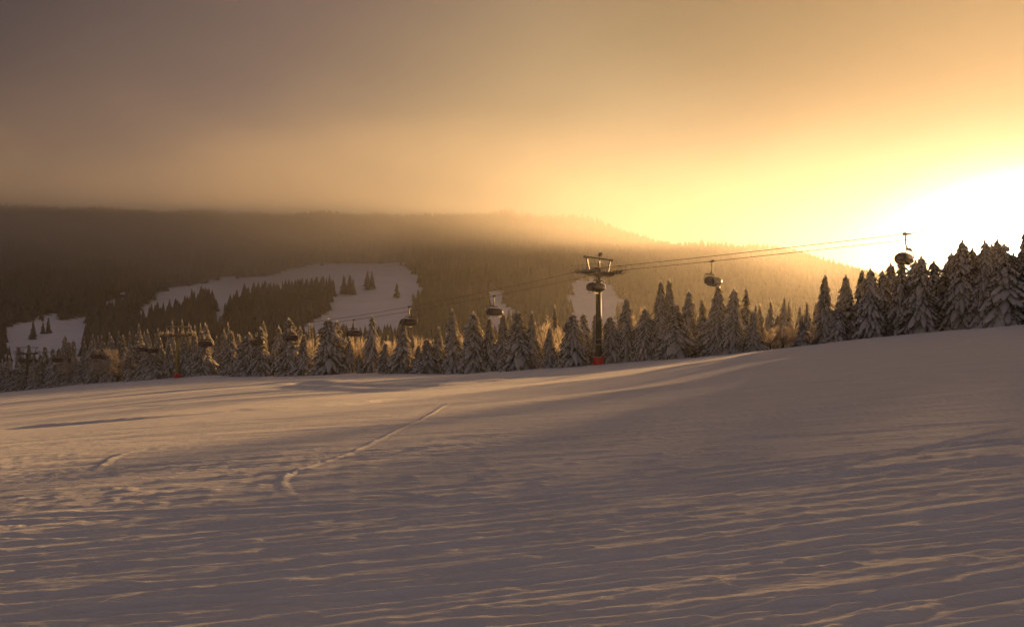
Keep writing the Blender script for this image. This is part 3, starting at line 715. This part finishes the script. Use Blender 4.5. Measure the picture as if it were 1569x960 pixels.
def make_chair():
    """origin at the rope; +x is the direction of travel, y the width"""
    t = empty('lift_chair')
    g = MB(); g.box((0, 0, .06), (.75, .16, .22)); g.box((.12, 0, .2), (.38, .26, .2)); g.tube([(-.36, -.05, .1), (-.72, -.05, .03)], [.07, .03], 6); g.build('grip', M['hanger'], t)
    W_ = 1.55
    h = MB(); h.tube([(0, .0, .1), (.02, 0, -.5), (.02, 0, -1.15), (-.08, 0, -1.55), (-.34, 0, -1.85)], [.10, .085, .085, .085, .09], 8); h.build('hanger', M['hanger'], t, True)
    c = MB(); c.box((-.36, 0, -1.92), (.26, 2.2, .20)); c.box((-.36, 0, -1.80), (.34, .6, .16))
    c.build('carrier_beam', M['hanger'], t)
    a = MB()
    for s in (-1, 1):
        a.tube([(-.36, s * 1.05, -1.92), (-.38, s * 1.42, -1.98), (-.42, s * 1.66, -2.25), (-.50, s * 1.72, -2.75), (-.45, s * 1.70, -3.25), (-.1, s * 1.68, -3.52), (.35, s * 1.66, -3.55)], .055, 8)
    a.build('side_arm', M['hanger'], t, True)
    # hood: egg-shaped shell swept over the width, closed at both ends by its curved rim
    prof = []
    for i in range(15):
        q = i / 14
        an = math.radians(212 - 232 * q)      # back low -> over the top -> front low lip
        x = .10 + .78 * math.cos(an) * (1.22 if math.cos(an) > 0 else .92); z = -3.05 + .80 * math.sin(an)
        prof.append((x, z))
    prof += [(.98, -3.42), (.80, -3.60)]
    hv, hf = [], []; NW = 13
    for k in range(NW):
        v = -1 + 2 * k / (NW - 1); y = W_ * 1.06 * v; sc = (1 - abs(v) ** 6 * .16)
        for (x, z) in prof: hv.append((.1 + (x - .1) * sc, y, -3.1 + (z + 3.1) * sc))
    n = len(prof)
    for k in range(NW - 1):
        for i in range(n - 1): hf.append((k * n + i, k * n + i + 1, (k + 1) * n + i + 1, (k + 1) * n + i))
    # end cheeks
    for k in (0, NW - 1):
        f = tuple(k * n + i for i in range(n)); hf.append(f if k else f[::-1])
    hd = MB().add(hv, hf).build('hood', M['hood'], t, True)
    rim = MB()
    for k in (0, NW - 1): rim.tube([hv[k * n + i] for i in range(n)], .035, 5)
    rim.tube([hv[k * n + n - 1] for k in range(NW)], .04, 5); rim.build('rim', M['hanger'], hd, True)
    hl_ = MB(); hl_.box((1.02, -.25, -3.16), (.03, .5, .035)); hl_.build('handle', M['steel'], hd)
    s = MB(); s.box((.15, 0, -3.55), (.62, 3.1, .14)); s.box((-.05, 0, -3.68), (.4, 2.6, .12)); o = s.build('seat', M['seat'], t)
    bv = o.modifiers.new('round', 'BEVEL'); bv.width = .05; bv.segments = 2
    b = MB(); b.box((-.42, 0, -3.12), (.12, 3.1, .72), Matrix.Rotation(-.2, 3, 'Y')); o = b.build('backrest', M['seat'], t)
    bv = o.modifiers.new('round', 'BEVEL'); bv.width = .05; bv.segments = 2
    f = MB()
    for y in (-1.1, 0, 1.1): f.tube([(.62, y, -3.6), (.74, y, -3.9)], .03, 5)
    f.tube([(.74, -1.4, -3.92), (.74, 1.4, -3.92)], .035, 6); f.build('footrest', M['hanger'], t, True)
    sn_ = MB(); sn_.box((-.36, 0, -1.80), (.20, 1.9, .06)); sn_.build('beam_snow', M['treesnow'], t)
    remember(t); return t
def s_from_px(px, side):
    lo, hi = -94.0, 410.0
    fpx = lambda s: CX + F * (T1 + DV * s + AV * HALF * side).x / (T1 + DV * s + AV * HALF * side).y
    for _ in range(60):
        m = (lo + hi) / 2
        if fpx(m) > px: lo = m
        else: hi = m
    return (lo + hi) / 2
chair0 = make_chair(); first = True
CH_NEAR = [(1388, 'hooded chair seen side-on above the backlit uphill spruces'), (914, 'hooded chair hanging in front of the red-footed tower pole'), (627, 'purple-hooded chair second downhill of the red-footed tower'),
           (446, 'dark hooded chair before the large spruce with sunlit flank'), (315, 'dark hooded chair beside the yellowish lower tower on its uphill side'), (217, 0), (148, 0), (88, 0), (36, 0)]
CH_FAR = [(1091, 'hooded chair with grey top hanging uphill of the red-footed tower'), (757, 'purple-hooded chair first downhill of the red-footed tower'), (542, 'hooded chair beside the big cone-shaped spruce'),
          (394, 'dark hooded chair above the sunlit and grey pair of spruces'), (234, 0), (162, 0), (100, 0), (50, 0)]
for side, lst in ((-1, CH_NEAR), (1, CH_FAR)):
    for px, lb in lst:
        c = chair0 if first else copy_tree(chair0); first = False
        s = s_from_px(px, side); p = rope_pt(s, side); c.location = p - Vector((0, 0, .12))
        c.rotation_euler = (0, 0, RZ if side < 0 else RZ + math.pi)
        tag(c, lb or ('dark chair low before the shaded lower forest on the piste side of the line' if side < 0 else 'dark chair low before the shaded lower forest on the forest side of the line'),
            'lift chair', 'hooded chairs of the chairlift')

# ------------------------------------------------------------------ piste edge details
for px, py, hpx, lb in [(597, 582, 11, 'tallest marker stake at the piste edge before the dark-skirted spruce'), (609, 577, 7, 'short marker stake between the tallest stake and the leaning stake'), (625, 580, 9, 'thin marker stake uphill of the short one'),
                        (352, 587, 12, 'thin marker stake below the snow mound by the lower tower'), (407, 583, 7, 'short marker stake below the sunlit spruce'), (488, 579, 6, 'small marker stake by the foot of the big cone-shaped spruce'), (776, 569, 6, 'small marker stake under the broad spreading spruce')]:
    Y = crestY(px, -8.0); X = at(px, Y); z = float(ground(X, Y)); h = hpx / F * Y
    e = empty('marker_stake', (X, Y, z)); e.rotation_euler = (random.uniform(-.05, .05), random.uniform(-.05, .05), 0)
    MB().tube([(0, 0, -.5), (0, 0, h)], [.055, .045], 6).build('pole', M['stake'], e)
    MB().tube([(0, 0, h * .7), (0, 0, h * .97)], [.085, .085], 8).build('marker_sleeve', M['stake'], e)
    tag(e, lb, 'marker stake', 'marker stakes along the piste edge')
# heap of dark brush half buried at the edge
bx_, by_ = at(1065, crestY(1065, -2)), crestY(1065, -2); bz = float(ground(bx_, by_))
e = empty('brush_heap', (bx_, by_, bz)); rb = random.Random(3)
m1 = MB()
for i in range(120):
    a = rb.uniform(0, 6.28); r0 = rb.uniform(0, .55); p = Vector((r0 * math.cos(a) * 1.1, r0 * math.sin(a) * .7, -.2))
    d = Vector((rb.uniform(-.5, .8), rb.uniform(-.4, .4), rb.uniform(.3, 1))); l = rb.uniform(.5, 1.05) * (1.15 - r0)
    q = p + d.normalized() * l; sd = Vector((d.y, -d.x, rb.uniform(-.3, .3))).normalized() * .07
    m1.add([p - sd, p + sd, q], [(0, 1, 2)])
m1.build('twig_tangle', M['twig'], e)
m2 = MB(); m2.tube([(-.7, 0, -.05), (-.2, .05, .22), (.35, 0, .42), (.68, -.05, .85)], [.10, .26, .24, .04], 7); m2.build('stump', M['twig'], e, True)
tag(e, 'black heap of brush half buried in snow at the piste edge', 'brush heap')

# ------------------------------------------------------------------ far hillside: forest mass, lone trees, chalets
OPEN = [[(186, 510), (218, 470), (247, 443), (300, 434), (347, 424), (412, 423), (446, 411), (493, 403), (560, 404), (614, 402), (650, 425), (642, 470), (615, 515), (520, 525), (430, 520), (498, 480), (502, 450),
         (470, 446), (402, 451), (352, 490), (336, 502), (332, 474), (300, 470), (262, 487), (226, 512)],
        [(330, 438), (354, 428), (352, 512), (330, 512)],
        [(8, 500), (88, 479), (91, 491), (140, 485), (142, 512), (130, 580), (8, 580)],
        [(150, 470), (160, 462), (198, 456), (202, 463), (180, 474), (165, 490), (150, 492)],
        [(866, 436), (900, 424), (936, 431), (956, 460), (940, 560), (872, 560)],
        [(418, 446), (446, 442), (449, 453), (420, 457)], [(186, 450), (203, 445), (205, 458), (186, 460)],
        [(742, 448), (760, 440), (775, 452), (790, 480), (780, 520), (735, 520)]]
def inside(px, py, poly):
    c = np.zeros(px.shape, bool); n = len(poly)
    for i in range(n):
        x1, y1 = poly[i]; x2, y2 = poly[(i + 1) % n]
        if y1 == y2: continue
        c ^= ((y1 > py) != (y2 > py)) & (px < (x2 - x1) * (py - y1) / (y2 - y1) + x1)
    return c
pts = []
sp = 6.3
gy = np.arange(425, 1330, sp)
for y_ in gy:
    x0, x1 = (-260 - CX) / F * y_, (1830 - CX) / F * y_
    xs = np.arange(x0, x1, sp); pts.append(np.stack([xs + rng.uniform(-.48, .48, xs.shape) * sp, y_ + rng.uniform(-.48, .48, xs.shape) * sp], 1))
pts = np.concatenate(pts); hz = hill(pts[:, 0], pts[:, 1])
ppx = CX + F * pts[:, 0] / pts[:, 1]; ppy = HY - F * hz / pts[:, 1]
keep = np.ones(len(pts), bool)
jx, jy = ppx + (vnoise(pts[:, 0] / 14, pts[:, 1] / 14, 3) - .5) * 30, ppy + (vnoise(pts[:, 0] / 11, pts[:, 1] / 11, 4) - .5) * 14
for pl in OPEN: keep &= ~inside(jx, jy, pl)
keep &= ppy < 555
pts, hz = pts[keep], hz[keep]
def cone_forest(name, pts, hz, hs, m, seed=1, nseg=5, tiers=2):
    g = np.random.default_rng(seed); n = len(pts); V = []; Fc = []; base = 0
    per = tiers * (nseg + 1)
    co = np.zeros((n, per, 3)); ang0 = g.uniform(0, 6.28, n)
    rad = hs * g.uniform(.20, .32, n)
    for t in range(tiers):
        zb = hs * (0.02 + .36 * t); zt = hs * (.62 + .38 * t / max(1, tiers - 1)) if tiers > 1 else hs
        r_ = rad * (1 - .38 * t)
        for k in range(nseg):
            a = ang0 + 2 * math.pi * k / nseg + t * .6; rk = r_ * g.uniform(.65, 1.25, n)
            co[:, t * (nseg + 1) + k] = np.stack([pts[:, 0] + rk * np.cos(a), pts[:, 1] + rk * np.sin(a), hz + zb + hs * g.uniform(-.05, .05, n)], 1)
        co[:, t * (nseg + 1) + nseg] = np.stack([pts[:, 0] + g.uniform(-.2, .2, n), pts[:, 1], hz + zt], 1)
    tri = []
    for t in range(tiers):
        o = t * (nseg + 1)
        tri += [(o + k, o + (k + 1) % nseg, o + nseg) for k in range(nseg)]
    tri = np.array(tri); idx = (np.arange(n)[:, None, None] * per + tri[None]).reshape(-1, 3)
    me = bpy.data.meshes.new(name); me.vertices.add(n * per); me.vertices.foreach_set('co', co.reshape(-1))
    me.loops.add(idx.size); me.loops.foreach_set('vertex_index', idx.ravel().astype(np.int32))
    me.polygons.add(len(idx)); me.polygons.foreach_set('loop_start', np.arange(0, idx.size, 3, dtype=np.int32)); me.polygons.foreach_set('loop_total', np.full(len(idx), 3, np.int32))
    me.materials.append(m); me.update(calc_edges=True); return link(name, me)
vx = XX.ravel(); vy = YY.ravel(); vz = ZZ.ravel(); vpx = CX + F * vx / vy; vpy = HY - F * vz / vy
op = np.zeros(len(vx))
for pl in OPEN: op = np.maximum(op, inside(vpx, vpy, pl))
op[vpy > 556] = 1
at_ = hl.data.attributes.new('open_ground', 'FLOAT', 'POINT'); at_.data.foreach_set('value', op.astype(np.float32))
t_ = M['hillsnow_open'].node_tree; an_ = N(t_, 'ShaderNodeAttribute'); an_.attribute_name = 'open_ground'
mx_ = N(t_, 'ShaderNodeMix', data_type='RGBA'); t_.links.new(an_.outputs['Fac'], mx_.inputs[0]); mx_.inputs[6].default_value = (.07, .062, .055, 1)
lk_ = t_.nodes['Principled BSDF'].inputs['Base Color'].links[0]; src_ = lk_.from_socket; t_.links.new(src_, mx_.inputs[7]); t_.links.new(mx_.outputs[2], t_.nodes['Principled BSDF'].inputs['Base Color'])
hs = rng.uniform(8, 18, len(pts)) * (.55 + .8 * vnoise(pts[:, 0] / 60, pts[:, 1] / 60, 8))
fo = cone_forest('hill_forest', pts, hz, hs, M['farneedle']); tag(fo, 'dark conifer forest covering the far hillside in mist', 'forest', kind='stuff')
print('forest trees', len(pts))

def lone_mesh(seed):
    rd = random.Random(seed); b = MB(); H = 10
    for t in range(7):
        zb = .4 + t * 1.32; zt = zb + 2.6; r_ = 1.9 * (1 - t / 7.6)
        vs = [(r_ * rd.uniform(.6, 1.2) * math.cos(k * .698), r_ * rd.uniform(.6, 1.2) * math.sin(k * .698), zb + rd.uniform(-.35, .25)) for k in range(9)] + [(rd.uniform(-.1, .1), 0, min(zt, H))]
        b.add(vs, [(k, (k + 1) % 9, 9) for k in range(9)])
    tr = MB().tube([(0, 0, -1), (0, 0, 8)], [.2, .05], 6)
    return tr.mesh('trunk', M['bark']), b.mesh('crown', M['farlone'])
LM = [lone_mesh(s) for s in (1, 2, 3)]
def lone(px, py, hpx, label, group):
    X, Y = px_hill(px, py); z = float(hill(X, Y)); k = random.randrange(3)
    e = empty('hillside_tree', (X, Y, z - .5), random.uniform(0, 6)); h = hpx / F * Y; s = h / 10
    e.scale = (s * random.uniform(1.15, 1.6), s * random.uniform(1.15, 1.6), s)
    link('trunk', LM[k][0], e); link('crown', LM[k][1], e); tag(e, label, 'tree', group)
GH = 'conifers standing on the open runs of the far hill'
lone(51, 519, 30, 'lone conifer on the lowest snow field of the far hill', GH)
lone(66, 511, 20, 'smaller conifer of the twin clump on the lowest snow field', GH)
lone(74, 510, 26, 'larger conifer of the twin clump on the lowest snow field', GH)
lone(527, 450, 30, 'conifer in the clump on the upper open run', GH); lone(536, 451, 32, 'broad conifer in the clump on the upper open run', GH); lone(541, 450, 26, 'short conifer in the clump on the upper open run', GH)
lone(563, 443, 30, 'dense dark twin conifer apart on the upper open run', GH); lone(570, 442, 28, 'dense dark twin conifer apart on the upper open run', GH)
lone(608, 456, 24, 'lone small conifer near the edge of the upper open run', GH)
lone(504, 453, 24, 'conifer beside the long tree belt on the upper run', GH)
for px, py, h in [(232, 492, 28), (241, 490, 30), (250, 488, 26), (260, 490, 34), (272, 488, 30), (283, 487, 36), (293, 482, 36), (303, 480, 32), (312, 478, 38), (320, 476, 36), (326, 474, 30)]:
    lone(px, py, h, 'conifer in the lower tree belt across the open run', GH)
for px, py, h in [(345, 492, 30), (352, 488, 32), (360, 486, 36), (369, 484, 30), (378, 480, 34), (387, 476, 34), (396, 474, 40), (406, 472, 44), (414, 470, 40), (424, 468, 26), (434, 478, 26), (444, 472, 38), (452, 474, 44), (460, 476, 50), (468, 474, 48), (477, 470, 46), (485, 466, 44), (492, 462, 34), (440, 490, 26), (450, 490, 26), (462, 488, 30), (472, 482, 30)]:
    lone(px, py, h, 'conifer in the long tree belt across the open run', GH)
    if px > 385:
        lone(px + random.uniform(1, 7), py + random.uniform(2, 9), h * random.uniform(.6, .9), 'conifer in the long tree belt across the open run', GH)

def chalet(px, py, wpx, label):
    X, Y = px_hill(px, py); z = float(hill(X, Y)); e = empty('chalet', (X, Y, z), R(25)); wd = wpx / F * Y; d = wd * .7; h = wd * .28
    MB().box((0, 0, h / 2 - 1), (wd, d, h + 2)).build('wall', M['wall'], e)
    rf = MB(); rh = wd * .26
    rf.add([(-wd * .58, -d * .62, h), (wd * .58, -d * .62, h), (wd * .58, d * .62, h), (-wd * .58, d * .62, h), (-wd * .58, 0, h + rh), (wd * .58, 0, h + rh),
            (-wd * .58, -d * .62, h - .3), (wd * .58, -d * .62, h - .3), (wd * .58, d * .62, h - .3), (-wd * .58, d * .62, h - .3)],
           [(0, 1, 5, 4), (2, 3, 4, 5), (0, 4, 3), (1, 2, 5), (6, 7, 1, 0), (7, 8, 2, 1), (8, 9, 3, 2), (9, 6, 0, 3), (6, 9, 8, 7)])
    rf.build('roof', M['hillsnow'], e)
    for k in range(4):
        f = MB().box((-wd * .36 + k * wd * .24, -d / 2 - .03, h * .5), (wd * .10, .12, h * .36)).build('window', M['glass'], e)
    tag(e, label, 'building', 'chalets on the far hill')
chalet(193, 455, 13, 'snow-roofed chalet above the small middle snow field')
chalet(432, 451, 24, 'long snow-roofed chalet inside the long tree belt')

# ------------------------------------------------------------------ haze
zmax = max(float(ZZ.max()) + 20, 236.0)
hb = MB().box((0, 0, 0), (1, 1, 1))
hz_o = hb.build('haze', bpy.data.materials.new('haze_air'))
x0, x1, y0_, y1_ = -5600, 5600, -600, 3700
zlow = float(min(ZZ.min(), Zg.min())) - 1
hz_o.location = ((x0 + x1) / 2, (y0_ + y1_) / 2, (zlow + zmax) / 2); hz_o.scale = (x1 - x0, y1_ - y0_, zmax - zlow)
tag(hz_o, 'pale golden mist hanging over the whole valley', kind='stuff')
hm = hz_o.data.materials[0]; hm.use_nodes = True; ht = hm.node_tree; ht.nodes.clear()
vol = N(ht, 'ShaderNodeVolumePrincipled'); vol.inputs['Color'].default_value = (.97, .95, .92, 1)
vol.inputs['Density'].default_value = .000105; vol.inputs['Anisotropy'].default_value = .62
ho = N(ht, 'ShaderNodeOutputMaterial'); ht.links.new(vol.outputs[0], ho.inputs['Volume'])
hm.volume_intersection_method if hasattr(hm, 'volume_intersection_method') else None
print('haze box', zlow, zmax)

# ------------------------------------------------------------------ fog bank clinging to the top of the hill
fb = MB().box((0, 0, 0), (1, 1, 1)).build('fog_bank', bpy.data.materials.new('fog_air'))
FX0, FX1, FY0, FY1, FZ0, FZ1 = -1100.0, 460.0, 450.0, 1185.0, 15.0, 232.0
fb.location = ((FX0 + FX1) / 2, (FY0 + FY1) / 2, (FZ0 + FZ1) / 2); fb.scale = (FX1 - FX0, FY1 - FY0, FZ1 - FZ0)
tag(fb, 'drifting fog bank hiding the top of the far hill', 'fog', kind='stuff')
fm = fb.data.materials[0]; fm.use_nodes = True; ft = fm.node_tree; ft.nodes.clear()
gp = N(ft, 'ShaderNodeNewGeometry'); sx = N(ft, 'ShaderNodeSeparateXYZ'); ft.links.new(gp.outputs['Position'], sx.inputs[0])
def lin(v, a, b):
    m_ = N(ft, 'ShaderNodeMapRange'); m_.interpolation_type = 'SMOOTHSTEP'; m_.inputs['From Min'].default_value = a; m_.inputs['From Max'].default_value = b
    ft.links.new(v, m_.inputs['Value']); return m_.outputs[0]
mpf = N(ft, 'ShaderNodeMapping'); mpf.inputs['Scale'].default_value = (.0042, .0042, .010); ft.links.new(gp.outputs['Position'], mpf.inputs['Vector'])
nf = N(ft, 'ShaderNodeTexNoise'); nf.inputs['Scale'].default_value = 1.0; nf.inputs['Detail'].default_value = 2.5; ft.links.new(mpf.outputs[0], nf.inputs['Vector'])
zz_ = math_n(ft, 'ADD', sx.outputs['Z'], math_n(ft, 'MULTIPLY', math_n(ft, 'SUBTRACT', nf.outputs['Fac'], .5), 170.0))
zz2_ = math_n(ft, 'ADD', sx.outputs['Z'], math_n(ft, 'MULTIPLY', math_n(ft, 'SUBTRACT', nf.outputs['Fac'], .5), -120.0))
d_ = lin(zz_, 45.0, 135.0)
for v, a, b in ((sx.outputs['Z'], FZ1, FZ1 - 25), (zz2_, FZ1 - 15, FZ1 - 165), (sx.outputs['Z'], FZ0, FZ0 + 30), (sx.outputs['X'], FX1, FX1 - 850), (sx.outputs['X'], FX0, FX0 + 60), (sx.outputs['Y'], FY0, FY0 + 260), (sx.outputs['Y'], FY1, FY1 - 40)):
    d_ = math_n(ft, 'MULTIPLY', d_, lin(v, a, b))
d_ = math_n(ft, 'MULTIPLY', d_, .0066)
fv = N(ft, 'ShaderNodeVolumePrincipled'); fv.inputs['Color'].default_value = (.60, .60, .62, 1); fv.inputs['Anisotropy'].default_value = .6
ft.links.new(d_, fv.inputs['Density'])
fo_ = N(ft, 'ShaderNodeOutputMaterial'); ft.links.new(fv.outputs[0], fo_.inputs['Volume'])
